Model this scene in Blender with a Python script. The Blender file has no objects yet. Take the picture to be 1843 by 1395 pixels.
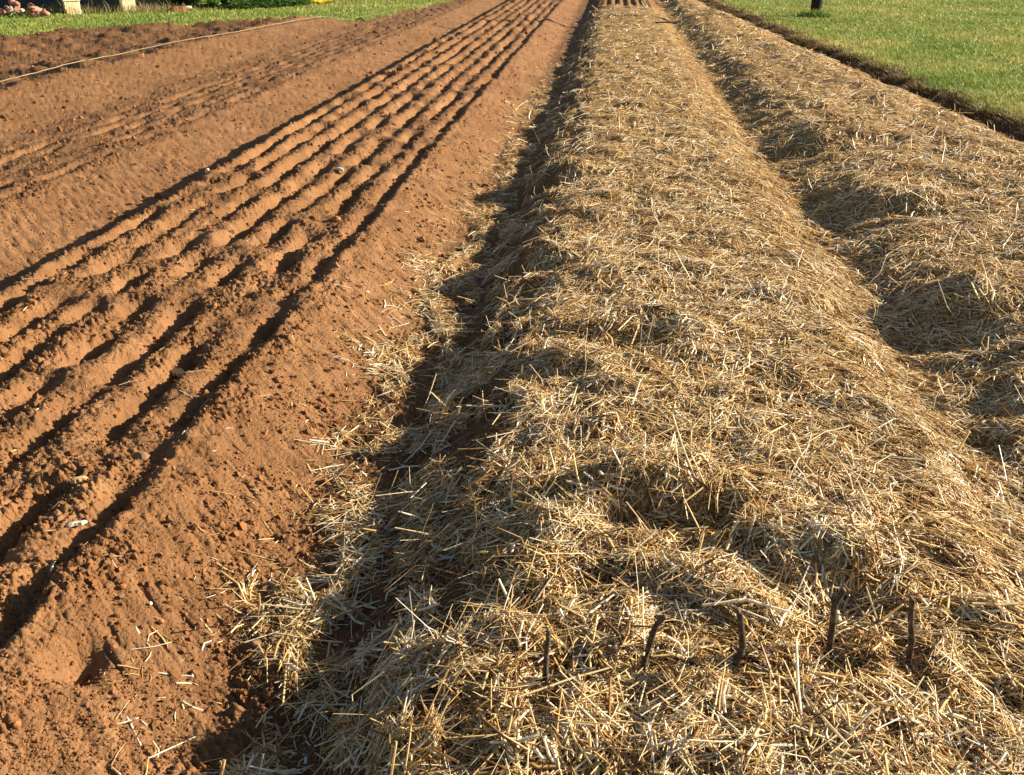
import bpy, math, random
import numpy as np

# ------------------------------------------------------------------ camera, sky, sun, exposure
C = bpy.context.scene
PITCH, YAW, CAMH = math.radians(25.44), math.radians(5.6), 1.65
cam = bpy.data.objects.new("camera", bpy.data.cameras.new("camera"))
C.collection.objects.link(cam)
cam.location = (0, 0, CAMH)
cam.rotation_euler = (math.pi / 2 - PITCH, 0, YAW)
cam.data.sensor_fit = 'HORIZONTAL'
cam.data.sensor_width = 36.0
cam.data.lens = 36.0 * 1693.0 / 1843.0
cam.data.clip_start, cam.data.clip_end = 0.05, 2000
C.camera = cam

SUN_AZ, SUN_EL = math.radians(72), math.radians(21)      # azimuth from +Y towards +X
w = bpy.data.worlds.new("World"); C.world = w; w.use_nodes = True
nt = w.node_tree
sky = nt.nodes.new("ShaderNodeTexSky"); sky.sky_type = 'NISHITA'; sky.sun_disc = False
sky.sun_elevation = SUN_EL; sky.sun_rotation = SUN_AZ
nt.links.new(sky.outputs[0], nt.nodes["Background"].inputs[0])
nt.nodes["Background"].inputs[1].default_value = 0.05
sl = bpy.data.lights.new("sun", 'SUN'); sl.energy = 5.0; sl.angle = math.radians(0.5); sl.color = (1, 0.87, 0.68)
so = bpy.data.objects.new("sun", sl); C.collection.objects.link(so)
so.rotation_euler = (math.pi / 2 - SUN_EL, 0, math.pi - SUN_AZ)
C.view_settings.view_transform = 'Standard'; C.view_settings.look = 'None'
C.view_settings.gamma = 1; C.view_settings.exposure = 1.40

rng = np.random.default_rng(7)
random.seed(7)

# ------------------------------------------------------------------ noise
_p = np.random.default_rng(3).permutation(1024); _a = np.random.default_rng(4).random(1024) * 2 * np.pi
_gx, _gy = np.cos(_a), np.sin(_a)
def nz(x, y=0.0, seed=0):
    x, y = np.broadcast_arrays(np.asarray(x, float) + seed * 37.17, np.asarray(y, float) + seed * 11.71)
    xi = np.floor(x).astype(np.int64); yi = np.floor(y).astype(np.int64)
    fx = x - xi; fy = y - yi
    u = fx * fx * fx * (fx * (fx * 6 - 15) + 10); v = fy * fy * fy * (fy * (fy * 6 - 15) + 10)
    def g(ix, iy, dx, dy):
        h = _p[(_p[ix & 1023] + iy) & 1023]
        return _gx[h] * dx + _gy[h] * dy
    a = g(xi, yi, fx, fy); b = g(xi + 1, yi, fx - 1, fy)
    c = g(xi, yi + 1, fx, fy - 1); d = g(xi + 1, yi + 1, fx - 1, fy - 1)
    return ((a + (b - a) * u) * (1 - v) + (c + (d - c) * u) * v) * 1.5
def ss(a, b, x):
    t = np.clip((x - a) / (b - a), 0, 1); return t * t * (3 - 2 * t)

# ------------------------------------------------------------------ the lie of the land
PX = [-40, -7.6, -6.7, -6.28, -6.12, -5.3, -4.95, -4.6, -3.95, -3.72, -3.08, -2.95, -2.87, -2.80, -2.70, -1.40, -1.31, -1.24,
      -0.88, -0.62, -0.34, -0.16, 0.3, 0.80, 0.97, 1.27, 1.38, 1.74, 1.95, 40]
PZ = [.12, .12, .17, .25, .225, .085, .085, .10, .15, .145, .01, -.02, .02, .16, .185, .15, .175, .155,
      .02, .005, .15, .195, .205, .19, .165, .05, .055, .175, .195, .20]
_sx = np.arange(-12, 8, .01); _sz = np.interp(_sx, PX, PZ)
_k = np.exp(-.5 * (np.arange(-9, 10) / 2.6) ** 2); _k /= _k.sum()
_sz = np.convolve(np.pad(_sz, 9, mode='edge'), _k, mode='valid')
LP = np.array([(-40, 12), (-14, 13.4), (-11.4, 14.6), (-10.3, 16.0), (-10.4, 18.4), (-8.8, 19.1), (-7.1, 20.1), (-5.4, 20.7), (-4.95, 24), (-4.5, 28), (-4.2, 34), (-4.0, 60), (-60, 60)])
def left_lawn(x, y):                                     # signed distance, positive on the grass
    x = x + .25 * nz(x / .9, y / .9, 5); y = y + .35 * nz(x / .8, y / 1.1, 6)
    inside = np.zeros(x.shape, bool); dist = np.full(x.shape, 1e9)
    n = len(LP)
    for i in range(n):
        ax, ay = LP[i]; bx, by = LP[(i + 1) % n]
        c = ((ay > y) != (by > y)) & (x < (bx - ax) * (y - ay) / ((by - ay) if by != ay else 1e-9) + ax)
        inside ^= c
        t = np.clip(((x - ax) * (bx - ax) + (y - ay) * (by - ay)) / ((bx - ax) ** 2 + (by - ay) ** 2), 0, 1)
        dist = np.minimum(dist, np.hypot(x - ax - t * (bx - ax), y - ay - t * (by - ay)))
    return np.where(inside, dist, -dist)
def edge_r(y):
    return 3.82 - .055 * (y - 8) + .16 * nz(y / .9, 0, 8) + .13 * nz(y / .3, 0, 9)
def right_lawn(x, y):
    return x - edge_r(y) + .05 * nz(x / .15, y / .15, 10)
def straw(x, y):                                         # how thickly the straw lies, 0..1
    xl = -0.93 + .16 * nz(y / .62, 0, 21) + .08 * nz(y / .23, 0, 22) + .05 * nz(y / .09, 0, 28) + .30 * ss(11, 17, y)
    s = ss(-.10, .20, x - xl + .10 * nz(x / .05, y / .05, 27) - .25 * (1 - ss(1.5, 1.9, y)))
    bare = .12 + nz(x / .16, y / .30, 23) + .6 * nz(x / .06, y / .1, 24)
    s = s * (1 - .93 * ss(-.03, .24, bare) * ss(-1.05, -.85, x) * (1 - ss(-.34, -.16, x)))
    s = s * ss(.20, .48, edge_r(y) - x + .12 * nz(x / .2, y / .25, 26))
    end = 25.0 + .8 * nz(x / .3, 0, 25)
    s = s * np.where(x < 1.25, 1 - ss(-.5, .8, y - end), 1)
    return s
def height(x, y, fine=True):
    x = np.asarray(x, float); y = np.asarray(y, float)
    xw = x + .022 * nz(x / .7, y / 1.3, 1) + .012 * nz(x / .16, y / .2, 2)
    z = np.interp(xw, _sx, _sz)
    # the seven drills of the bare bed
    inb = ss(-2.82, -2.72, xw) * (1 - ss(-1.33, -1.28, xw)) * ss(1.32, 1.75, y)
    p = (xw + .026 * nz(x / .45, y / .5, 3) + 2.75) / .206
    k = np.floor(p); r = (1 - np.cos(2 * np.pi * p)) / 2
    amp = .050 + .095 * nz(k * 5.37, y / .34, 4) + .035 * nz(k * 3.1, y / .15, 14)
    z = z - inb * np.clip(amp * np.where(k >= 6, .72, 1), .004, .10) * r ** 1.55 + inb * .014 + inb * .012 * nz(x / .13, y / .16, 16)
    # faint drills further left and at the unmulched far end
    inl = ss(-5.0, -4.8, xw) * (1 - ss(-3.9, -3.75, xw))
    z = z - inl * np.clip(.012 + .06 * nz(np.floor((xw + 5) / .21) * 4.1, y / .5, 15), 0, .05) * ((1 - np.cos(2 * np.pi * (xw + 5) / .21)) / 2) ** 2
    S = straw(x, y)
    fe = ss(-.3, -.2, x) * (1 - ss(.9, 1.0, x)) * ss(24.6, 25.6, y)
    z = z - fe * .06 * ((1 - np.cos(2 * np.pi * (x + .2) / .21)) / 2) ** 1.2
    # hollow at the near end of the bare bed
    z = z - .075 * np.exp(-(((x + 1.185) / .05) ** 2 + ((y - 1.61) / .06) ** 2)) - .05 * (1 - ss(1.15, 1.55, y)) * (1 - ss(-1.3, -.9, x))
    # straw piled in lumps
    top = ss(-.75, -.3, x)
    nr_ = 1 - ss(2.0, 3.4, y); lump = nz(x / .55, y / .42, 31) * .024 + np.maximum(nz(x / .34, y / .22, 32) - .15, 0) * .055 * (1 + .6 * nr_) + nz(x / .11, y / .09, 33) * .010 * (1 + 1.1 * nr_) + .034 * ss(1.25, 1.6, x) * nz(x / .5, y / .55, 38)
    z = z + S * top * lump + S * .012
    # hand-placed tufts seen near the camera and along the left shoulder
    for (tx, ty, tr, th) in ((.22, 2.36, .12, .085), (.60, 2.08, .12, .075), (-.28, 4.75, .16, .06), (-.30, 6.6, .2, .06), (.15, 3.65, .16, .05), (1.66, 4.25, .26, .05), (1.80, 6.0, .22, .06), (1.82, 8.2, .34, .07), (-.05, 3.3, .12, .035)):
        z = z + th * 1.1 * np.exp(-(((x + .05 * nz(x / .12, y / .12, 55) - tx) / (tr * 1.6)) ** 2 + ((y - ty) / tr) ** 2) ** 1.5) - th * .9 * np.exp(-(((x + .05 * nz(x / .1, y / .1, 56) - tx + tr * .5) / (tr * 1.5)) ** 2 + ((y - ty + tr * 1.3) / (tr * .7)) ** 2))
    rd = right_lawn(x, y)
    tz = np.interp(rd, [-1.7, -.70, -.36, -.12, .0, .14, 5], [.34, .19, .07, .045, .12, .15, .15]); tz = np.where(rd < 0, np.maximum(tz, .085 * ss(11, 19, y)), tz)
    z = np.where(rd < -.06, np.minimum(z, tz + S * .03), tz)
    ld = left_lawn(x, y)
    z = z + (.07 - z) * ss(-.1, .25, ld)
    z = z + .012 * (nz(x / .9, y / .9, 34)) * (ss(.1, .5, rd) + ss(.1, .5, ld)) + ss(.2, 1, ld) * .015 * nz(x / 2.2, y / 2.2, 35)
    soil = (1 - ss(.0, .2, rd)) * (1 - ss(0, .2, ld))
    dark = 1 - ss(-6.6, -6.25, xw)
    z = z + soil * dark * (.09 * np.maximum(nz(x / .9, y / .34, 36), -.1) + .05 * nz(x / 1.8, y / .6, 37) + .07 * np.maximum(nz(x / .3, y / .2, 39), 0))
    rough = soil * (1 - .55 * S)
    slope = np.maximum(ss(-1.26, -1.18, xw) * (1 - ss(-.95, -.8, xw)), np.maximum(ss(-3.72, -3.6, xw) * (1 - ss(-3.15, -3.0, xw)), ss(-6.2, -6.05, xw) * (1 - ss(-5.4, -5.2, xw))))
    z = z + soil * (.014 * nz(x / .24, y / .24, 41) * (1 - .6 * slope) + .007 * nz((x - .9 * y) / .17, (.9 * x + y) / .06, 42) * slope)
    if fine:
        n0 = nz(x / .15, y / .13, 48); n1 = nz(x / .07, y / .06, 43); n2 = nz(x / .03, y / .028, 44); n3 = nz(x / .013, y / .013, 45)
        patch = ss(-.3, .3, nz(x / .3, y / .3, 46)); far = ss(3, 9, y)
        tick = np.maximum(nz((x - .9 * y) / .16, (.9 * x + y) / .026, 49) - .12, 0) * ss(-.35, .2, nz(x / .3, y / .3, 50))
        z = z + rough * (1 - .86 * slope) * (1 - .35 * far) * ((.010 - .003 * far) * n0 + .010 * n1 + (.5 + .8 * patch) * (.013 * (np.abs(n2) * 1.6 - .3) * (1 + .4 * far) + .0065 * (np.abs(n3) * 1.6 - .3)))
        z = z - rough * slope * .013 * tick * (1 + 1.2 * far)
    return z

# ------------------------------------------------------------------ helpers
def link(name, me, mat=None, parent=None, label=None, cat=None, group=None, kind=None):
    o = bpy.data.objects.new(name, me); C.collection.objects.link(o)
    if me and mat: me.materials.append(mat)
    if parent: o.parent = parent
    for k, v in (("label", label), ("category", cat), ("group", group), ("kind", kind)):
        if v: o[k] = v
    return o
def np_mesh(name, verts, faces, attr=None, smooth=True):
    """verts (n,3), faces (m,k) constant k"""
    me = bpy.data.meshes.new(name)
    n, (m, k) = len(verts), faces.shape
    me.vertices.add(n); me.vertices.foreach_set("co", np.ascontiguousarray(verts, np.float32).ravel())
    me.loops.add(m * k); me.loops.foreach_set("vertex_index", np.ascontiguousarray(faces, np.int32).ravel())
    me.polygons.add(m); me.polygons.foreach_set("loop_start", np.arange(0, m * k, k, dtype=np.int32))
    me.polygons.foreach_set("loop_total", np.full(m, k, np.int32))
    me.polygons.foreach_set("use_smooth", np.full(m, smooth, bool))
    for an, av in (attr or {}).items():
        a = me.attributes.new(an, 'FLOAT', 'POINT'); a.data.foreach_set("value", np.ascontiguousarray(av, np.float32))
    me.update(calc_edges=True)
    return me
class M:                                                  # tiny material builder
    def __init__(s, name, rough=.9, spec=.2):
        s.m = bpy.data.materials.new(name); s.m.use_nodes = True; s.t = s.m.node_tree; s.b = s.t.nodes["Principled BSDF"]
        s.b.inputs["Roughness"].default_value = rough; s.b.inputs["Specular IOR Level"].default_value = spec
        s.g = None
    def n(s, ty, **kw):
        x = s.t.nodes.new(ty)
        for k, v in kw.items():
            if k in x.inputs: x.inputs[k].default_value = v
            else: setattr(x, k, v)
        return x
    def l(s, a, b): s.t.links.new(a, b)
    def pos(s):
        if not s.g: s.g = s.n("ShaderNodeNewGeometry")
        return s.g.outputs["Position"]
    def noise(s, scale, detail=4, rough=.6, vec=None):
        x = s.n("ShaderNodeTexNoise", Scale=scale, Detail=detail, Roughness=rough); s.l(vec or s.pos(), x.inputs["Vector"]); return x.outputs["Fac"]
    def attr(s, name): return s.n("ShaderNodeAttribute", attribute_name=name).outputs["Fac"]
    def ramp(s, fac, stops):
        r = s.n("ShaderNodeValToRGB"); e = r.color_ramp.elements
        while len(e) < len(stops): e.new(.5)
        for i, (p, c) in enumerate(stops): e[i].position = p; e[i].color = (*c, 1)
        s.l(fac, r.inputs[0]); return r.outputs[0]
    def mix(s, fac, a, b):
        x = s.n("ShaderNodeMix", data_type='RGBA')
        for i, v in ((0, fac), (6, a), (7, b)):
            if isinstance(v, (float, int)): x.inputs[i].default_value = v
            elif isinstance(v, tuple): x.inputs[i].default_value = (*v, 1)
            else: s.l(v, x.inputs[i])
        return x.outputs[2]
    def col(s, c):
        if isinstance(c, tuple): s.b.inputs["Base Color"].default_value = (*c, 1)
        else: s.l(c, s.b.inputs["Base Color"])
    def bump(s, h, dist, strength=1.0):
        b = s.n("ShaderNodeBump", Distance=dist, Strength=strength); s.l(h, b.inputs["Height"]); s.l(b.outputs[0], s.b.inputs["Normal"])
    def translucent(s, color, fac):
        t = s.n("ShaderNodeBsdfTranslucent"); s.l(color, t.inputs[0])
        mx = s.n("ShaderNodeMixShader", Fac=fac); s.l(s.b.outputs[0], mx.inputs[1]); s.l(t.outputs[0], mx.inputs[2])
        s.l(mx.outputs[0], s.t.nodes["Material Output"].inputs[0])

# ------------------------------------------------------------------ materials
m = M("red_soil", .95, .15)
c = m.ramp(m.noise(7, 6, .65), [(.3, (.150, .076, .033)), (.5, (.232, .118, .052)), (.72, (.30, .163, .076))])
c = m.mix(m.ramp(m.noise(1.1, 3), [(.42, (0, 0, 0)), (.62, (.55, .55, .55))]), c, (.18, .086, .033))
c = m.mix(m.ramp(m.noise(320, 2, .5), [(.62, (0, 0, 0)), (.74, (.5, .5, .5))]), c, (.34, .18, .08))
c = m.mix(m.attr("damp_shade"), c, (.12, .060, .027))  # moist soil tone plus the furrow shade painted into the colour
thatch = m.ramp(m.noise(90, 3), [(.35, (.10, .058, .025)), (.6, (.40, .25, .095)), (.8, (.60, .42, .18))])
c = m.mix(m.attr("straw"), c, thatch)
v1 = m.n("ShaderNodeTexVoronoi", Scale=75.0); m.l(m.pos(), v1.inputs["Vector"]); v2 = m.n("ShaderNodeTexVoronoi", Scale=170.0); m.l(m.pos(), v2.inputs["Vector"])
hh = m.n("ShaderNodeMath", operation='MULTIPLY_ADD'); m.l(v2.outputs[0], hh.inputs[0]); hh.inputs[1].default_value = .5; m.l(v1.outputs[0], hh.inputs[2])
h2 = m.n("ShaderNodeMath", operation='SUBTRACT'); m.l(m.noise(120, 5, .75), h2.inputs[0]); m.l(hh.outputs[0], h2.inputs[1])
m.col(c); m.bump(h2.outputs[0], .010, .55); SOIL = m.m
m = M("crumb_soil", .95, .15); m.col(m.ramp(m.attr("tint"), [(0, (.12, .052, .02)), (.6, (.23, .105, .04)), (1, (.27, .135, .058))])); m.bump(m.noise(300, 3), .003); CRUMB = m.m
m = M("lawn_earth", 1, .1)
c = m.ramp(m.noise(2.2, 5), [(.35, (.13, .17, .04)), (.55, (.19, .20, .055)), (.75, (.26, .21, .08))]); m.col(c); m.bump(m.noise(60, 4), .02); LAWN = m.m
def straw_mat(name):
    m = M(name, .36, .5)
    c = m.ramp(m.attr("tint"), [(0, (.15, .065, .018)), (.25, (.42, .22, .065)), (.5, (.74, .51, .20)), (.75, (.87, .71, .38)), (1, (.94, .89, .74))])
    c = m.mix(m.ramp(m.noise(35, 3), [(.4, (0, 0, 0)), (.7, (.3, .3, .3))]), c, (.55, .33, .11))
    m.col(c); m.translucent(c, .34); return m.m
STRAW = straw_mat("dry_straw")
def grass_mat(name, a, b, d):
    m = M(name, .55, .3); c = m.ramp(m.attr("tint"), [(0, a), (.5, b), (1, d)]); m.col(c); m.translucent(c, .35); return m.m
GRASS = grass_mat("grass_blades", (.12, .215, .035), (.265, .32, .065), (.50, .42, .15))
DRYG = grass_mat("dry_weeds", (.16, .15, .06), (.30, .25, .12), (.42, .36, .20))
DEADG = grass_mat("dead_grass", (.14, .085, .04), (.27, .18, .08), (.42, .32, .14))
LEAFD = grass_mat("dark_leaves", (.008, .015, .009), (.014, .028, .011), (.03, .055, .02))
LEAFG = grass_mat("green_leaves", (.05, .13, .03), (.09, .20, .04), (.17, .28, .07))
def plain(name, stops, scale, rough=.85, bscale=80, bd=.004):
    m = M(name, rough, .25); m.col(m.ramp(m.noise(scale, 5), stops)); m.bump(m.noise(bscale, 4), bd); return m.m
BARK = plain("peg_bark", [(.3, (.030, .020, .014)), (.5, (.075, .050, .032)), (.7, (.17, .125, .085))], 70, .9, 160, .004)
CUT = plain("cut_wood", [(.3, (.10, .06, .035)), (.7, (.22, .15, .09))], 120)
TRUNK = plain("trunk_bark", [(.3, (.018, .014, .012)), (.6, (.045, .030, .024)), (.8, (.09, .05, .04))], 14, .95, 30, .03)
WOOD = plain("pale_wood", [(.3, (.38, .22, .09)), (.6, (.58, .38, .17)), (.8, (.68, .49, .26))], 60, .8, 200, .002)
PALE = plain("pale_chip", [(.3, (.5, .42, .32)), (.7, (.72, .66, .55))], 60)
STONE = plain("stone", [(.3, (.14, .08, .04)), (.6, (.24, .14, .075)), (.8, (.32, .21, .125))], 50)
ORANGE = plain("orange_stone", [(.3, (.28, .10, .035)), (.7, (.42, .18, .07))], 60)
WHITE = plain("white_stone", [(.3, (.5, .46, .42)), (.7, (.7, .66, .62))], 60)
TWIG = plain("twig_bark", [(.3, (.12, .08, .05)), (.7, (.30, .22, .14))], 90)
CORD = plain("cord_fibre", [(.3, (.16, .12, .07)), (.7, (.28, .21, .13))], 5)
CREAM = plain("cream_plaster", [(.32, (.50, .36, .18)), (.45, (.76, .66, .40)), (.7, (.82, .74, .50))], 3.5, .9, 25, .01)
SLATE = plain("slate_wall", [(.3, (.035, .042, .048)), (.55, (.055, .060, .062)), (.8, (.085, .075, .06))], 2.5)
ROOF = plain("roof_sheet", [(.3, (.12, .10, .09)), (.7, (.22, .19, .17))], 3)
BRICK = plain("rubble_brick", [(.3, (.30, .12, .08)), (.6, (.45, .23, .16)), (.8, (.60, .42, .32))], 9)
RUBW = plain("rubble_plaster", [(.3, (.52, .40, .32)), (.7, (.74, .64, .54))], 9)
YELLOW = plain("yellow_plastic", [(.3, (.62, .38, .01)), (.7, (.82, .55, .02))], 6, .45)
BLUE = plain("blue_grey_paint", [(.3, (.14, .17, .22)), (.7, (.22, .25, .31))], 4)

# ------------------------------------------------------------------ ground (structure)
fw = np.array([-math.sin(YAW) * math.cos(PITCH), math.cos(YAW) * math.cos(PITCH), -math.sin(PITCH)])
pitch_rows = np.linspace(-0.10, 1.02, 1050)              # finer rows where the ground is near
def row_y(t):                                            # t: 0 far .. 1 near; ground distance of an evenly spaced angle
    ang = math.radians(1.0) + np.clip(t, 0, None) * math.radians(57)
    return 1.52 / np.tan(ang)
tt = np.linspace(0, 1.0, 1100)
Yr = row_y(tt); Yr = Yr[(Yr < 46)]
Yr = np.concatenate([[60, 52], Yr])
Scol = np.linspace(-.82, .95, 1250)
GY, GS = np.meshgrid(Yr, Scol, indexing='ij'); GX = GS * (GY + .9)
GZ = height(GX, GY)
nr, nc = GX.shape
V = np.stack([GX, GY, GZ], -1).reshape(-1, 3)
idx = np.arange(nr * nc).reshape(nr, nc)
Fq = np.stack([idx[:-1, :-1], idx[1:, :-1], idx[1:, 1:], idx[:-1, 1:]], -1).reshape(-1, 4)
gm = np.maximum(right_lawn(GX, GY), left_lawn(GX, GY))
straw_a = straw(GX, GY); damp_shade_a = (1 - ss(-6.7, -6.35, GX + .1 * nz(GY / .4, 0, 61))) * .4 + .55 * ss(-.95, -.72, GX + .12 * nz(GY / .3, GX / .2, 63)) * (1 - ss(-.2, 0, GX)) + .6 * ss(-.55, -.2, right_lawn(GX, GY)) + .25 * ss(0, .4, nz(GX / .5, GY / .8, 62))  # furrow shade beside straw painted in; also moist plot, darker lawn edge, patches
fm = ((gm[:-1, :-1] + gm[1:, 1:]) / 2 > .06).ravel()
def sub(faces):
    u, inv = np.unique(faces, return_inverse=True); return u, inv.reshape(faces.shape)
u, f = sub(Fq[~fm])
link("soil", np_mesh("soil", V[u], f, {"straw": np.clip(straw_a.ravel()[u] * 1.1, 0, 1), "damp_shade": np.clip(damp_shade_a.ravel()[u], 0, 1)}), SOIL, kind="structure")
u, f = sub(Fq[fm])
link("lawn", np_mesh("lawn", V[u], f), LAWN, kind="structure")
link("ground", np_mesh("ground", np.array([(-400, -60, -.15), (400, -60, -.15), (400, 700, -.15), (-400, 700, -.15)], float), np.array([[0, 1, 2, 3]])), LAWN, kind="structure")

# ------------------------------------------------------------------ straw
def sample(n, tmin=.0, tmax=1.0, wfun=None):
    """points spread over the visible wedge, denser towards the camera"""
    t = rng.uniform(tmin, tmax, n); s = rng.uniform(-.8, .9, n)
    y = row_y(t); return s * (y + .9), y
def strips(x, y, z, phi, tilt, L, W, tint, bend, thick=.55, tiltside=None):
    """bent three-sided stalks, two segments each"""
    n = len(x); e = .012
    hx = (height(x + e, y, False) - height(x - e, y, False)) / (2 * e); hy = (height(x, y + e, False) - height(x, y - e, False)) / (2 * e)
    hx = np.clip(hx, -1.2, 1.2); hy = np.clip(hy, -1.2, 1.2)
    d = np.stack([np.cos(phi), np.sin(phi), hx * np.cos(phi) + hy * np.sin(phi) + np.tan(tilt)], -1); d /= np.linalg.norm(d, axis=1, keepdims=True)
    nrm = np.stack([-hx, -hy, np.ones(n)], -1); nrm /= np.linalg.norm(nrm, axis=1, keepdims=True)
    sd = np.cross(d, nrm); sd /= np.linalg.norm(sd, axis=1, keepdims=True); nn = np.cross(sd, d)
    c = np.stack([x, y, z], -1)
    rots = rng.uniform(0, 2 * np.pi, n)
    verts = np.empty((n, 3, 3, 3))
    for i, q in enumerate((-.5, 0, .5)):
        p = c + d * (L * q)[:, None] + (sd * (bend * L)[:, None] + nn * (-abs(bend) * .5 * L)[:, None]) * (1 if q else -.6)
        ww = W * (1 if q == 0 else .8)
        for k in range(3):
            a = rots + k * 2 * np.pi / 3
            verts[:, i, k] = p + sd * (ww * np.cos(a))[:, None] + nn * (ww * thick * np.sin(a))[:, None]
    base = (np.arange(n) * 9)[:, None, None]
    q = []
    for i in range(2):
        for k in range(3):
            k2 = (k + 1) % 3; q.append([i * 3 + k, i * 3 + k2, (i + 1) * 3 + k2, (i + 1) * 3 + k])
    faces = (base + np.array(q)[None]).reshape(-1, 4)
    return verts.reshape(-1, 3), faces, np.repeat(tint, 9)
def straw_points(n):
    x, y = sample(n)
    S = straw(x, y)
    stray = .0022 * (x > -3.0) * (x < 1) * (y > 1.9) + .0005 + .012 * np.exp(-((x + .98) / .10) ** 2)
    keep = rng.random(n) < np.clip(np.maximum(S * np.clip(y / 3.2, .42, 1), stray) * (right_lawn(x, y) < -.1), 0, 1)
    return x[keep], y[keep]
x, y = straw_points(620000)
n = len(x); D = np.hypot(y, CAMH)
L = np.clip(rng.lognormal(math.log(.052), .60, n), .018, .28); L = np.where(rng.random(n) < .09, rng.uniform(.10, .26, n), L); L = L * (1 + .05 * np.clip(D - 4, 0, 20))
W = np.clip(rng.lognormal(math.log(.0018), .44, n), .0006, .0055)
wide = rng.random(n) < .05 + .03 * ss(3, 6, y)
W = np.where(wide, rng.uniform(.0028, .0052, n), W); L = np.where(wide, rng.uniform(.03, .11, n), L)
L = np.where(straw(x, y) < .05, L * .55, L)
W = np.maximum(W, .00040 * D * rng.uniform(.7, 1.3, n) * np.where(wide, 1.5, 1))
phi = 2.4 * nz(x / .28, y / .28, 51) * np.pi + rng.normal(0, .75, n)
loose = rng.random(n) < .35; phi = np.where(loose, rng.uniform(0, 2 * np.pi, n), phi)
onslope = (x > .85) & (x < 1.35); phi = np.where(onslope & ~loose, rng.normal(-.55, .45, n), phi)
S = straw(x, y)
z = height(x, y) + .002 + rng.random(n) ** 1.5 * (.013 + .016 * (1 - ss(2.0, 3.2, y))) * S
tilt = rng.normal(0, .10, n) * S; up = rng.random(n) < .018; tilt = np.where(up & (S > .4), rng.uniform(.4, 1.15, n), tilt); z = np.where(up, z + np.abs(np.sin(tilt)) * L * .35, z)
mode = rng.random(n)
tint = np.where(mode < .26, rng.normal(.14, .09, n), np.where(mode < .60, rng.normal(.55, .10, n), rng.normal(.82, .08, n)))
tint = np.clip(tint + .16 * nz(x / .35, y / .3, 52) + .10 * nz(x / .1, y / .1, 53), 0, 1); tint = np.where(wide, np.clip(tint + .35, 0, 1), tint)
tint = np.where(rng.random(n) < .05, rng.uniform(.9, 1, n), tint)
bend = rng.normal(0, .055, n); near_peg = np.zeros(n, bool)
for qx, qy in ((-.08, 1.539), (.126, 1.592), (.322, 1.62), (.544, 1.705), (.716, 1.70)): near_peg |= (np.abs(x - qx) < .05) & (y > qy - .12) & (y < qy + .05)
z = np.where(near_peg, height(x, y) + .003, z); tilt = np.where(near_peg, 0, tilt)
split = x > 1.33                                          # one heap of mulch per bed
for msk, nm, lab in ((~split, "straw_mulch", "thick golden straw mulch over the middle bed, with pegs standing in it"), (split, "straw_mulch", "straw mulch over the right-hand bed next to the lawn edge")):
    v, f, t = strips(x[msk], y[msk], z[msk], phi[msk], tilt[msk], L[msk], W[msk], tint[msk], bend[msk])
    link(nm, np_mesh(nm, v, f, {"tint": t}), STRAW, kind="stuff", label=lab, cat="straw")
print("straws", n)

# ------------------------------------------------------------------ soil crumbs
ph = (1 + 5 ** .5) / 2
ICO = np.array([(-1, ph, 0), (1, ph, 0), (-1, -ph, 0), (1, -ph, 0), (0, -1, ph), (0, 1, ph), (0, -1, -ph), (0, 1, -ph), (ph, 0, -1), (ph, 0, 1), (-ph, 0, -1), (-ph, 0, 1)]) / 1.9
ICF = np.array([(0, 11, 5), (0, 5, 1), (0, 1, 7), (0, 7, 10), (0, 10, 11), (1, 5, 9), (5, 11, 4), (11, 10, 2), (10, 7, 6), (7, 1, 8), (3, 9, 4), (3, 4, 2), (3, 2, 6), (3, 6, 8), (3, 8, 9), (4, 9, 5), (2, 4, 11), (6, 2, 10), (8, 6, 7), (9, 8, 1)])
x, y = sample(330000, .03)
pa = nz(x / .3, y / .3, 46) + .6 * nz(x / .12, y / .12, 47)
keep = (straw(x, y) < .25) & (right_lawn(x, y) < .02) & (left_lawn(x, y) < -.05) & (rng.random(len(x)) < np.clip(.38 + .5 * pa, .14, .8)) & (x < 1)
x, y = x[keep], y[keep]; n = len(x)
sz = np.clip(rng.lognormal(math.log(.0026), .62, n), .0012, .020) * np.clip(.75 + .15 * y, 1, 4); sz = np.where(rng.random(n) < .010 * ss(1.6, 2.2, y), rng.uniform(.006, .015, n), sz); sz = np.minimum(sz, .004 + .011 * ss(1.3, 2.2, y) + .004 * y * ss(3, 5, y))
vv = ICO[None] * sz[:, None, None] * rng.uniform(.45, 1.3, (n, 12, 1)) * rng.uniform(.55, 1.3, (n, 1, 3))
vv = vv + np.stack([x, y, height(x, y) + sz * .15], -1)[:, None]
f = (np.arange(n)[:, None, None] * 12 + ICF[None]).reshape(-1, 3)
link("soil_crumbs", np_mesh("soil_crumbs", vv.reshape(-1, 3), f, {"tint": np.repeat(np.clip(rng.normal(.5, .2, n), 0, 1), 12)}, smooth=False), CRUMB, kind="stuff", label="small crumbs of red earth strewn over the bare beds", cat="soil")
print("crumbs", n)

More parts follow.
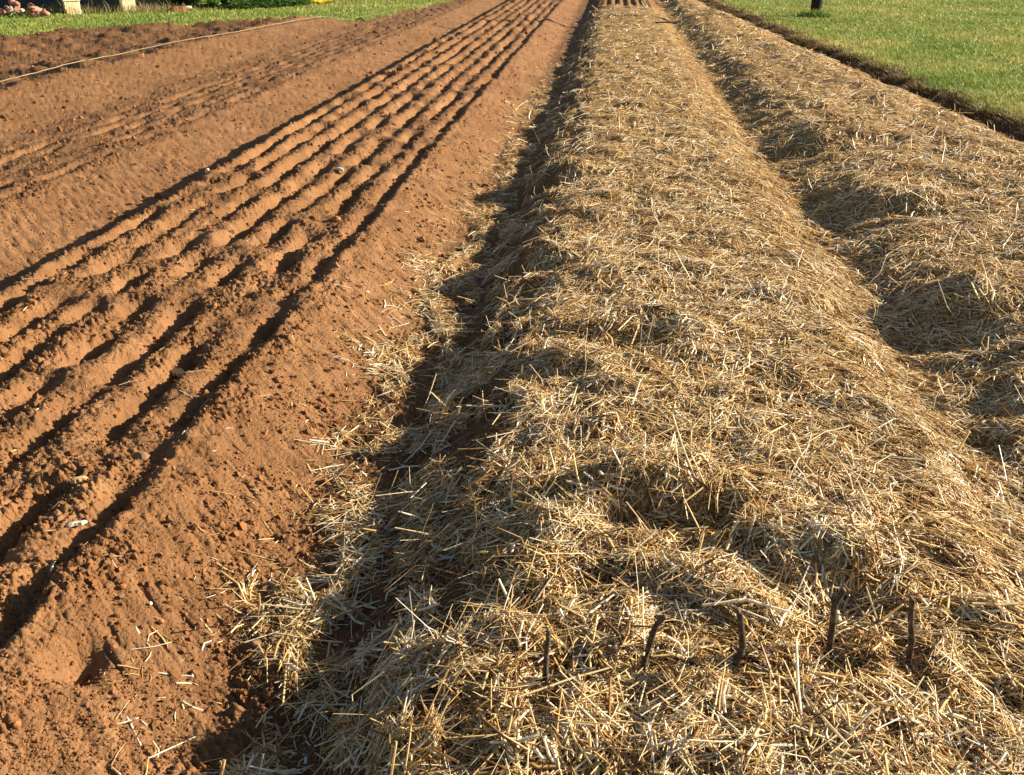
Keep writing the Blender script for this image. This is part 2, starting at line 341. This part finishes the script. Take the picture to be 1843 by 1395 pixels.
# ------------------------------------------------------------------ grass
def blades(x, y, hgt, wid, tint, lean=.5, z=None):
    n = len(x); a = rng.uniform(0, 2 * np.pi, n); l = rng.normal(0, lean, (n, 2)) * hgt[:, None]
    z = height(x, y, False) if z is None else z
    sx, sy = np.cos(a) * wid, np.sin(a) * wid
    p = np.stack([x, y, z - .004], -1); o = np.stack([sx, sy, np.zeros(n)], -1)
    mid = p + np.stack([l[:, 0] * .35, l[:, 1] * .35, hgt * .6], -1); tip = p + np.stack([l[:, 0], l[:, 1], hgt], -1)
    v = np.stack([p - o, p + o, mid + o * .8, mid - o * .8, tip + o * .15, tip - o * .15], 1)
    f = (np.arange(n)[:, None, None] * 6 + np.array([[0, 1, 2, 3], [3, 2, 4, 5]])[None]).reshape(-1, 4)
    return v.reshape(-1, 3), f, np.repeat(tint, 6)
t = rng.uniform(0.0, .26, 420000); y = row_y(t); s = rng.uniform(.05, .75, len(t)); x = s * (y + .9)
rd = right_lawn(x, y); k = (rd > -.02) & (y < 44) & (y > 4); x, y, rd = x[k], y[k], rd[k]; n = len(x)
edge = np.exp(-np.clip(rd, 0, 9) / .25)
h_ = rng.uniform(.025, .06, n) * (1 + .5 * edge) * (1 + .5 * nz(x / .8, y / .8, 71))
tint = np.clip(.52 + .13 * rng.normal(size=n) + .46 * nz(x / 1.5, y / 2.2, 72) + .25 * nz(x / .4, y / .5, 73) + .20 * edge, 0, 1)
v, f, tt_ = blades(x, y, h_, .0011 * np.hypot(y, 1.6) * .45 * rng.uniform(.6, 1.2, n), tint, .7)
link("lawn_grass", np_mesh("lawn_grass", v, f, {"tint": tt_}), GRASS, kind="stuff", label="short sunlit lawn grass beside the right-hand straw bed", cat="grass")
n = 30000; y = rng.uniform(7, 34, n) ** 1.0; off = rng.normal(-.03, .07, n); x = edge_r(y) + off
v, f, tt_ = blades(x, y, rng.uniform(.02, .08, n), .0009 * y * .4 * rng.uniform(.6, 1.2, n) + .001, np.clip(rng.normal(.25, .25, n), 0, 1), .9)
link("edge_grass", np_mesh("edge_grass", v, f, {"tint": tt_}), DEADG, kind="stuff", label="dead brown grass fringe hanging over the lawn edge", cat="grass")
t = rng.uniform(0.0, .16, 330000); y = row_y(t); s = rng.uniform(-.8, -.08, len(t)); x = s * (y + .9)
ld = left_lawn(x, y); k = (ld > -.05) & (y < 44); x, y, ld = x[k], y[k], ld[k]; n = len(x)
h_ = rng.uniform(.025, .07, n) * (1 + .6 * nz(x / .7, y / .7, 74))
tint = np.clip(.36 + .15 * rng.normal(size=n) + .30 * nz(x / 1.6, y / 1.6, 75) + .25 * np.exp(-np.clip(ld, 0, 9) / .15) + .2 * ss(22, 25, y), 0, 1)
v, f, tt_ = blades(x, y, h_, .0011 * np.hypot(y, 1.6) * .45 * rng.uniform(.6, 1.2, n), tint, .5)
link("verge_grass", np_mesh("verge_grass", v, f, {"tint": tt_}), GRASS, kind="stuff", label="longer green grass strip behind the bare beds on the left", cat="grass")

# ------------------------------------------------------------------ small builders
def hz(x, y): return float(height(np.array([x]), np.array([y]))[0])
def tube(name, pts, rad, sides=10, jitter=.0, cap=True):
    """tapered tube through pts; rad per point"""
    pts = np.array(pts, float); n = len(pts); vs = []; r_ = random.Random(len(pts) * 13 + int(abs(pts[0][0]) * 991))
    for i in range(n):
        t = pts[min(i + 1, n - 1)] - pts[max(i - 1, 0)]; t /= np.linalg.norm(t)
        a = np.cross(t, (0.13, 0.97, .2)); a /= np.linalg.norm(a); b = np.cross(t, a)
        for k in range(sides):
            an = 2 * math.pi * k / sides; q = rad[i] * (1 + r_.uniform(-jitter, jitter))
            vs.append(pts[i] + a * q * math.cos(an) + b * q * math.sin(an))
    fs = [[i * sides + k, i * sides + (k + 1) % sides, (i + 1) * sides + (k + 1) % sides, (i + 1) * sides + k] for i in range(n - 1) for k in range(sides)]
    if cap: fs += [list(range(sides))[::-1], [(n - 1) * sides + k for k in range(sides)]]
    me = bpy.data.meshes.new(name); me.from_pydata([tuple(v) for v in vs], [], fs)
    for p in me.polygons: p.use_smooth = len(p.vertices) == 4
    me.update(); return me
def resample(pts, n):
    pts = np.array(pts, float); t = np.linspace(0, len(pts) - 1, n); i = np.clip(t.astype(int), 0, len(pts) - 2); fr = (t - i)[:, None]
    g = lambda j: pts[np.clip(j, 0, len(pts) - 1)]
    p0, p1, p2, p3 = g(i - 1), g(i), g(i + 1), g(i + 2)
    return .5 * (2 * p1 + (p2 - p0) * fr + (2 * p0 - 5 * p1 + 4 * p2 - p3) * fr ** 2 + (3 * p1 - p0 - 3 * p2 + p3) * fr ** 3)
def rock(name, size, seed, flat=1.0, div=2):
    import bmesh
    bm = bmesh.new(); bmesh.ops.create_icosphere(bm, subdivisions=div, radius=1)
    r_ = np.random.default_rng(seed); pl = r_.normal(size=(9, 3)); pl /= np.linalg.norm(pl, axis=1, keepdims=True); dd = r_.uniform(.55, .9, 9)
    for v in bm.verts:
        c = np.array(v.co)
        for a, d in zip(pl, dd):
            ex = c @ a - d
            if ex > 0: c = c - a * ex * .9
        v.co = c * np.array(size) * (1, 1, flat) + r_.normal(size=3) * min(size) * .03
    me = bpy.data.meshes.new(name); bm.to_mesh(me); bm.free(); return me
def slab(name, l, w_, h, seed, segs=8):
    """rough-edged splinter or plank, lying along x"""
    r_ = np.random.default_rng(seed); vs = []; fs = []
    for i in range(segs + 1):
        t = i / segs; e = min(1, .35 + 4 * min(t, 1 - t)); o = r_.normal() * w_ * .06; ww = w_ * .5 * e * r_.uniform(.85, 1.1)
        for (a, b) in ((-1, 0), (-.8, 1), (.8, 1), (1, 0)): vs.append(((t - .5) * l + r_.normal() * l * .01, a * ww + o, b * h * e + (0 if b else -h * .4)))
    for i in range(segs):
        for k in range(4): fs.append([i * 4 + k, i * 4 + (k + 1) % 4, i * 4 + 4 + (k + 1) % 4, i * 4 + 4 + k])
    fs += [[3, 2, 1, 0], [segs * 4 + k for k in range(4)]]
    me = bpy.data.meshes.new(name); me.from_pydata(vs, [], fs); me.update(); return me
def put(o, x, y, dz=0, rz=0, tilt=(0, 0)):
    o.location = (x, y, hz(x, y) + dz); o.rotation_euler = (tilt[0], tilt[1], rz); return o

# ------------------------------------------------------------------ the five twig pegs
pegs = [  # foot x, y, outline offsets (dx, dy, height), radius, label
    (-.080, 1.539, [(0, 0, -.12), (0, 0, 0), (.001, 0, .076), (.004, 0, .12), (.005, 0, .150)], .0060, "thin straight dark twig peg in the straw, the leftmost of the row"),
    (.126, 1.592, [(-.02, 0, -.12), (0, 0, 0), (.004, 0, .036), (.010, 0, .067), (.022, .002, .126), (.039, 0, .154)], .0070, "dark crooked twig peg with forked tip leaning right, second from the left"),
    (.322, 1.620, [(-.03, 0, -.12), (0, 0, 0), (.011, 0, .040), (.014, 0, .065), (.009, 0, .10), (-.001, 0, .152)], .0080, "twig peg bent at its foot with dark reddish cut top, middle of the row"),
    (.544, 1.705, [(-.01, 0, -.12), (0, 0, 0), (-.001, 0, .06), (-.003, 0, .11), (-.005, 0, .150), (.008, .003, .191)], .0074, "thick grey twig peg with a forked cut top bending right"),
    (.716, 1.699, [(-.01, 0, -.12), (0, 0, 0), (-.002, 0, .05), (-.005, 0, .09), (-.015, 0, .135), (-.022, 0, .192)], .0072, "tallest straight twig peg in the straw, the rightmost of the row"),
]
for i, (px, py, off, r, lab) in enumerate(pegs):
    root = bpy.data.objects.new("twig_peg", None); C.collection.objects.link(root); root.location = (px, py, hz(px, py) - .005)
    root["label"] = lab; root["category"] = "peg"; root["group"] = "twig pegs in a row across the straw"
    pts = resample(off, 26); rr = [r * (1.06 - .2 * j / 25) * (1 + .05 * math.sin(j * 1.7 + i) + (.22 if j in (9 + i, 18 - i) else 0)) for j in range(26)]
    link("stem", tube("stem", pts, rr, 12, .08, False), BARK, root)
    tp = pts[-1]; dr = pts[-1] - pts[-2]; dr /= np.linalg.norm(dr)
    link("cut_end", tube("cut_end", [tp - dr * .001, tp + dr * .0015, tp + dr * .002 + np.array((.001, 0, .0))], [r * .9, r * .86, r * .5], 12, .05), CUT, root)
    if i in (1, 3):
        b = pts[20] if i == 3 else pts[21]
        s_ = (-1 if i == 3 else 1)
        link("side_branch", tube("side_branch", resample([b, b + np.array((s_ * .006, 0, .008)), b + np.array((s_ * .010, 0, .020))], 6), [r * .6, r * .55, r * .5, r * .5, r * .45, r * .4], 8, .08), BARK, root)

# ------------------------------------------------------------------ garden line
cord_xy = [(-6.62, 7.2), (-6.6, 8.6), (-6.53, 9.96), (-6.56, 11.94), (-6.44, 14.36), (-6.15, 16.3), (-6.0, 18.5), (-5.9, 19.9), (-5.62, 21.6), (-5.3, 23.4), (-5.0, 25.6), (-4.85, 28.2), (-4.8, 31)]
cp = resample([(a, b, 0) for a, b in cord_xy], 160)
for j, p in enumerate(cp): p[2] = float(height(p[0] + np.linspace(-.2, .2, 9), np.full(9, p[1]), False).max()) + .03 + .02 * math.sin(j * .9) + .012 * math.sin(j * 2.3)
cp[:, 2] = np.convolve(np.pad(cp[:, 2], 3, mode='edge'), np.ones(7) / 7, mode='valid')
link("garden_line", tube("garden_line", cp, [.0062] * len(cp), 6, .15), CORD, label="pale cord stretched along the crest of the far left bed", cat="cord")

# ------------------------------------------------------------------ loose bits on the beds
def bit(name, me, mat, x, y, dz, rz, lab, cat, tilt=(0, 0), group=None):
    o = link(name, me, mat, label=lab, cat=cat, group=group); put(o, x, y, dz, rz, tilt)
    q = np.linspace(-.012, .012, 5); qx, qy = np.meshgrid(x + q, y + q)
    if y < 8: o.location.z = float(np.quantile(height(qx, qy), .8)) + dz
    return o
bit("wood_chip", slab("wood_chip", .10, .034, .010, 1), WOOD, -1.635, 3.211, .012, -.6, "pale yellow wood chip on a ridge of the bare bed", "wood chip", (.35, -.05))
bit("wood_chip", slab("wood_chip", .05, .02, .01, 2), WOOD, -1.536, 2.302, .006, .5, "small tan wood chip half buried near the left edge of the bare bed", "wood chip")
bit("wood_chip", slab("wood_chip", .055, .014, .006, 3), PALE, -1.441, 2.102, .006, .5, "whitish splinter lying in the near drills of the bare bed", "wood chip")
bit("wood_chip", slab("wood_chip", .06, .022, .014, 12), PALE, -2.688, 6.175, .02, -.9, "white chip on the far left ridge of the bare bed beside the long shadow", "wood chip", (0, -.5))
bit("wood_chip", slab("wood_chip", .085, .022, .012, 4), PALE, -1.854, 6.502, .012, -.8, "grey-white wood chip lying on top of the ridged bed", "wood chip")
bit("stone", rock("stone", (.032, .024, .020), 5), STONE, -1.443, 2.496, -.002, .3, "rounded tan stone in the last drill of the bare bed", "stone")
bit("stone", rock("stone", (.032, .024, .020), 6), ORANGE, -1.557, 5.286, .010, .2, "orange stone with a dark shadow on the middle ridges", "stone")
bit("stone", rock("stone", (.011, .009, .009), 7), STONE, -1.202, 2.17, .005, .0, "small brown pebble alone on the smooth earth slope", "stone")
bit("stone", rock("stone", (.010, .009, .008), 8), ORANGE, -1.193, 1.865, .004, .5, "orange-brown pebble near the corner crest, upper of the pair", "stone")
bit("stone", rock("stone", (.008, .007, .006), 9), STONE, -1.182, 1.835, .004, 1.2, "tan pebble near the corner crest, lower of the pair", "stone")
bit("stone", rock("stone", (.006, .006, .005), 10), WHITE, -1.115, 1.845, .003, 0, "tiny white pebble on the near earth slope", "stone")
bit("stone", rock("stone", (.018, .012, .010), 11), STONE, -.827, 1.798, .006, .9, "angular grey-brown stone at the foot of the earth slope", "stone")
bit("stone", rock("stone", (.010, .007, .006), 12), ORANGE, -1.069, 1.798, .003, .2, "flat orange stone fragment on the near slope", "stone")
bit("stone", rock("stone", (.010, .009, .008), 13), ORANGE, -1.202, 1.399, .003, .2, "bright orange stone in the bottom left corner", "stone")
bit("husk", slab("husk", .024, .007, .006, 14), ORANGE, -1.122, 2.766, .004, 1.4, "orange dry husk upright on the smooth earth slope", "husk", (0, -.5))
tp = resample([(-.045, 0, .0), (-.02, .004, .006), (.01, -.003, .004), (.045, .002, .002)], 14)
bit("twig", tube("twig", tp, [.006 + .0015 * math.sin(k * 1.9) for k in range(14)], 9, .08), TWIG, -.853, 2.034, .006, -.15, "short brown twig lying at the left edge of the straw", "twig")
tp = resample([(-.2, 0, .0), (-.08, .02, .03), (.05, .01, .02), (.22, -.02, .0)], 12)
bit("twig", tube("twig", tp, [.012] * 12, 7, .1), TRUNK, -5.28, 20.98, .03, -.9, "dark twig at the far corner of the grass strip", "twig")
bit("twig", tube("twig", tp, [.010] * 12, 7, .1), TRUNK, -3.83, 19.42, .02, -1.1, "dark twig lying across the far bare slope", "twig")
tp = resample([(-.22, 0, .01), (-.06, -.03, .03), (.1, -.01, .03), (.26, .05, .01)], 14)
bit("twig", tube("twig", tp, [.014] * 14, 7, .1), TRUNK, 1.02, 19.6, .03, -.1, "dark curved twig lying on the far straw", "twig")

# ------------------------------------------------------------------ tree trunk and the tuft at its foot
root = bpy.data.objects.new("tree", None); C.collection.objects.link(root); root.location = (4.42, 22.55, hz(4.42, 22.55))
root["label"] = "dark tree trunk rising from the lawn on the right with grass at its foot"; root["category"] = "tree"
tp = resample([(0.0, 0, -.08), (.01, 0, .1), (.02, 0, .6), (.0, .02, 1.4), (.06, 0, 2.1)], 30)
link("trunk", tube("trunk", tp, [.158 - .030 * min(1, k / 6) - .001 * k for k in range(30)], 16, .07), TRUNK, root)
for a, b in ((-.5, 3.0), (.55, 2.9), (.1, 3.3)):
    link("limb", tube("limb", resample([(.05, 0, 2.0), (.05 + a * .45, a * .3, 2.45), (.05 + a, a * .5, b)], 10), [.07 - .005 * k for k in range(10)], 9, .08), TRUNK, root)
n = 900; a = rng.uniform(0, 2 * np.pi, n); rr = rng.random(n) ** .6 * .32
x = 4.42 + np.cos(a) * rr * 1.35; y = 22.25 + np.sin(a) * rr * .7
v, f, tt_ = blades(x, y, rng.uniform(.06, .20, n) * (1.1 - rr * 1.8), np.full(n, .008), np.clip(rng.normal(.22, .18, n) + .4 * (x > 4.62), 0, 1), .5)
link("grass_tuft", np_mesh("grass_tuft", v, f, {"tint": tt_}), GRASS, label="rank tuft of grass round the foot of the dark trunk", cat="grass tuft")

# ------------------------------------------------------------------ far left: shed, pillars, rubble, shrubs
def box(name, pts4, z0, z1):
    """prism over a four-cornered plan"""
    v = [(a, b, z0) for a, b in pts4] + [(a, b, z1) for a, b in pts4]
    me = bpy.data.meshes.new(name); me.from_pydata(v, [], [[3, 2, 1, 0], [4, 5, 6, 7], [0, 1, 5, 4], [1, 2, 6, 5], [2, 3, 7, 6], [3, 0, 4, 7]]); me.update(); return me
def quad_plan(cx, cy, ang, hx, hy):
    ca, sa = math.cos(ang), math.sin(ang)
    return [(cx + a * hx * ca - b * hy * sa, cy + a * hx * sa + b * hy * ca) for a, b in ((-1, -1), (1, -1), (1, 1), (-1, 1))]
WA = .10
root = bpy.data.objects.new("shed", None); C.collection.objects.link(root); root["label"] = "dark slate grey shed wall behind the cream pillars"; root["category"] = "shed"
link("wall", box("wall", quad_plan(-14.2, 24.0, WA, 3.1, .1), -.1, 2.7), SLATE, root)
link("plinth", box("plinth", quad_plan(-14.2, 23.96, WA, 3.11, .12), -.1, .14), plain("plinth", [(.3, (.10, .085, .065)), (.7, (.16, .13, .10))], 4), root)
link("roof", box("roof", quad_plan(-14.35, 25.35, WA, 3.4, 1.7), 2.703, 2.78), ROOF, root)
def pillar(x, y, ang, w_, lab, seed):
    root = bpy.data.objects.new("pillar", None); C.collection.objects.link(root); root.location = (x, y, hz(x, y) - .05); root.rotation_euler = (0, 0, ang)
    root["label"] = lab; root["category"] = "pillar"; root["group"] = "cream pillars by the shed"
    import bmesh
    bm = bmesh.new(); r_ = np.random.default_rng(seed); N = 14
    rings = []
    for i in range(40):
        zz = i * .065; ring = []
        for k in range(4 * N):
            sd_, q = divmod(k, N); q = q / N * 2 - 1
            a, b = [(q, -1), (1, q), (-q, 1), (-1, -q)][sd_]
            bite = 1 - .22 * max(0, r_.random() - .72) * (abs(q) > .82)
            ring.append(bm.verts.new((a * w_ * bite + r_.normal() * .0015, b * w_ * bite + r_.normal() * .0015, zz)))
        rings.append(ring)
    for r0, r1 in zip(rings, rings[1:]):
        for k in range(4 * N): bm.faces.new((r0[k], r0[(k + 1) % (4 * N)], r1[(k + 1) % (4 * N)], r1[k]))
    bm.faces.new(rings[-1])
    me = bpy.data.meshes.new("shaft"); bm.to_mesh(me); bm.free()
    link("shaft", me, CREAM, root)
    link("collar", box("collar", quad_plan(0, 0, 0, w_ + .02, w_ + .02), .36, .42), CREAM, root)
pillar(-12.545, 22.55, .64, .165, "cream plastered pillar nearest the rubble heap", 1)
pillar(-11.53, 23.28, .64, .15, "crumbling cream pillar beside the dark shrub", 2)
pillar(-10.25, 26.1, .64, .19, "cream pillar behind the two dark shrubs", 3)
r_ = random.Random(5)
heap = []
for i in range(26):
    a = r_.random(); px = -13.75 + a * 1.0 + r_.uniform(-.1, .1); py = 21.5 + r_.uniform(-.06, .35); lv = r_.random() ** 1.5 * (1 - abs(a - .45) * 1.2)
    sz_ = (r_.uniform(.06, .15), r_.uniform(.05, .09), r_.uniform(.035, .07))
    o = link("rubble_block", rock("rubble_block", sz_, 100 + i), BRICK if r_.random() < .6 else RUBW, label="broken brick or plaster lump in the rubble heap by the shed", cat="rubble", group="rubble heap by the shed")
    o.location = (px, py, hz(px, py) + .05 + max(0, lv) * .27); o.rotation_euler = (r_.uniform(-.9, .9), r_.uniform(-.9, .9), r_.uniform(0, 3))

def leafcloud(name, n, c, rad, size, mat, parent, seed, flat=False):
    g = np.random.default_rng(seed)
    d = g.normal(size=(n, 3)); d /= np.linalg.norm(d, axis=1, keepdims=True); d[:, 2] = d[:, 2] if not flat else abs(d[:, 2])
    R = g.random(n) ** .45 * (1 + .35 * nz(d[:, 0] * 2.3 + seed, d[:, 1] * 2.3 + d[:, 2] * 1.7, 81))
    p = np.array(c) + d * R[:, None] * np.array(rad)
    a = g.normal(size=(n, 3)); a /= np.linalg.norm(a, axis=1, keepdims=True); b = np.cross(a, g.normal(size=(n, 3))); b /= np.linalg.norm(b, axis=1, keepdims=True)
    s_ = (size * g.uniform(.6, 1.3, n))[:, None]
    v = np.stack([p - a * s_, p + b * s_ * .45, p + a * s_, p - b * s_ * .45], 1).reshape(-1, 3)
    f = np.arange(n * 4).reshape(-1, 4)
    return link(name, np_mesh(name, v, f, {"tint": np.repeat(np.clip(g.normal(.45, .22, n), 0, 1), 4)}, smooth=False), mat, parent)
def shrub(x, y, rad, n, mat, lab, seed, size=.07):
    root = bpy.data.objects.new("shrub", None); C.collection.objects.link(root); root.location = (x, y, hz(x, y)); root["label"] = lab; root["category"] = "shrub"
    g = random.Random(seed)
    for k in range(5):
        a = g.uniform(0, 6.28); link("stem", tube("stem", resample([(0, 0, -.05), (math.cos(a) * .08, math.sin(a) * .08, rad[2] * .5), (math.cos(a) * rad[0] * .6, math.sin(a) * rad[1] * .6, rad[2] * 1.5)], 8), [.025 - .002 * q for q in range(8)], 6, .1), TRUNK, root)
    leafcloud("foliage", n, (0, 0, rad[2] * .98), rad, size, mat, root, seed)
shrub(-10.68, 24.25, (.60, .36, .80), 5200, LEAFD, "large dark green shrub right of the crumbling pillar", 11)
shrub(-9.80, 25.25, (.36, .34, .7), 3000, LEAFD, "smaller dark shrub before the far cream pillar", 12)
shrub(-10.38, 24.5, (.24, .24, .3), 900, LEAFG, "light green leafy plant between the two dark shrubs", 13, .06)
shrub(-9.98, 24.75, (.16, .16, .16), 350, LEAFG, "small light green plant beside the plank", 14, .05)
g = np.random.default_rng(9); n = 6000; q = g.random(n); x = -9.40 + q * 1.3 + g.normal(0, .12, n); y = 24.9 + q * 1.5 + g.normal(0, .3, n)
hh = (.05 + .2 * g.random(n)) * (1 + .5 * nz(x / .3, y / .3, 82)); a = g.uniform(0, 6.28, n); sz_ = g.uniform(.03, .06, n)
z0 = height(x, y, False) + hh
p = np.stack([x, y, z0], -1); aa = np.stack([np.cos(a), np.sin(a), g.uniform(-.3, .6, n)], -1) * sz_[:, None]; bb = np.stack([-np.sin(a), np.cos(a), g.uniform(-.3, .3, n)], -1) * sz_[:, None] * .6
link("ground_cover", np_mesh("ground_cover", np.stack([p - aa, p + bb, p + aa, p - bb], 1).reshape(-1, 3), np.arange(n * 4).reshape(-1, 4), {"tint": np.repeat(np.clip(g.normal(.6, .25, n), 0, 1), 4)}, False), LEAFG, kind="stuff", label="low leafy ground cover between the shrubs and the yellow sheet", cat="ground cover")
n = 1200; q = g.random(n); x = -13.2 + q * 2.9 + g.normal(0, .25, n); y = 22.7 + q * .9 + g.normal(0, .2, n)
v, f, tt_ = blades(x, y, g.uniform(.05, .22, n) * np.where(g.random(n) < .15, 1.6, 1), g.uniform(.003, .009, n), np.clip(g.normal(.5, .25, n), 0, 1), .35)
link("dry_weeds", np_mesh("dry_weeds", v, f, {"tint": tt_}), DRYG, kind="stuff", label="tall dry weeds along the foot of the shed and pillars", cat="weeds")
put(link("soil_mound", rock("soil_mound", (.32, .2, .16), 41, 1, 3), SOIL, label="small heap of red earth before the large dark shrub", cat="soil heap"), -10.33, 23.4, -.02, .3)
put(link("plank", slab("plank", 1.1, .16, .05, 42), CUT, label="brown weathered plank on the ground between the shrubs", cat="plank"), -10.15, 24.95, .05, .5)
put(link("stone", rock("stone", (.11, .07, .05), 43), RUBW, label="pale flat stone on the heap of red earth", cat="stone"), -10.2, 23.6, .10, .4)
# yellow sheet and blue panel
import bmesh
bm = bmesh.new(); bmesh.ops.create_grid(bm, x_segments=26, y_segments=18, size=1)
for vtx in bm.verts:
    a, b = vtx.co.x, vtx.co.y; vtx.co = (a * .42, b * .5, .16 * max(0, 1 - a * a) * max(0, 1 - b * b) ** .5 + .05 * float(nz(a * 2.2, b * 2.2, 91)) + .03 + .04 * abs(float(nz(a * 5, b * 3, 92))))
bmesh.ops.solidify(bm, geom=bm.faces[:], thickness=.006)
me = bpy.data.meshes.new("yellow_sheet"); bm.to_mesh(me); bm.free()
for p in me.polygons: p.use_smooth = True
put(link("yellow_sheet", me, YELLOW, label="crumpled bright yellow plastic sheet on the grass at the frame top", cat="plastic sheet"), -8.12, 27.5, .02, .5)
root = bpy.data.objects.new("panel_fence", None); C.collection.objects.link(root); root["label"] = "blue-grey panel fence behind the yellow sheet"; root["category"] = "fence"
link("panel", box("panel", quad_plan(-8.4, 31.2, .6, 2.6, .03), .12, 1.5), BLUE, root)
for k in (-2.4, 0, 2.4):
    link("post", box("post", quad_plan(-8.4 + k * math.cos(.6) + .06 * math.sin(.6), 31.2 + k * math.sin(.6) - .06 * math.cos(.6), .6, .04, .028), -.05, 1.6), CUT, root)
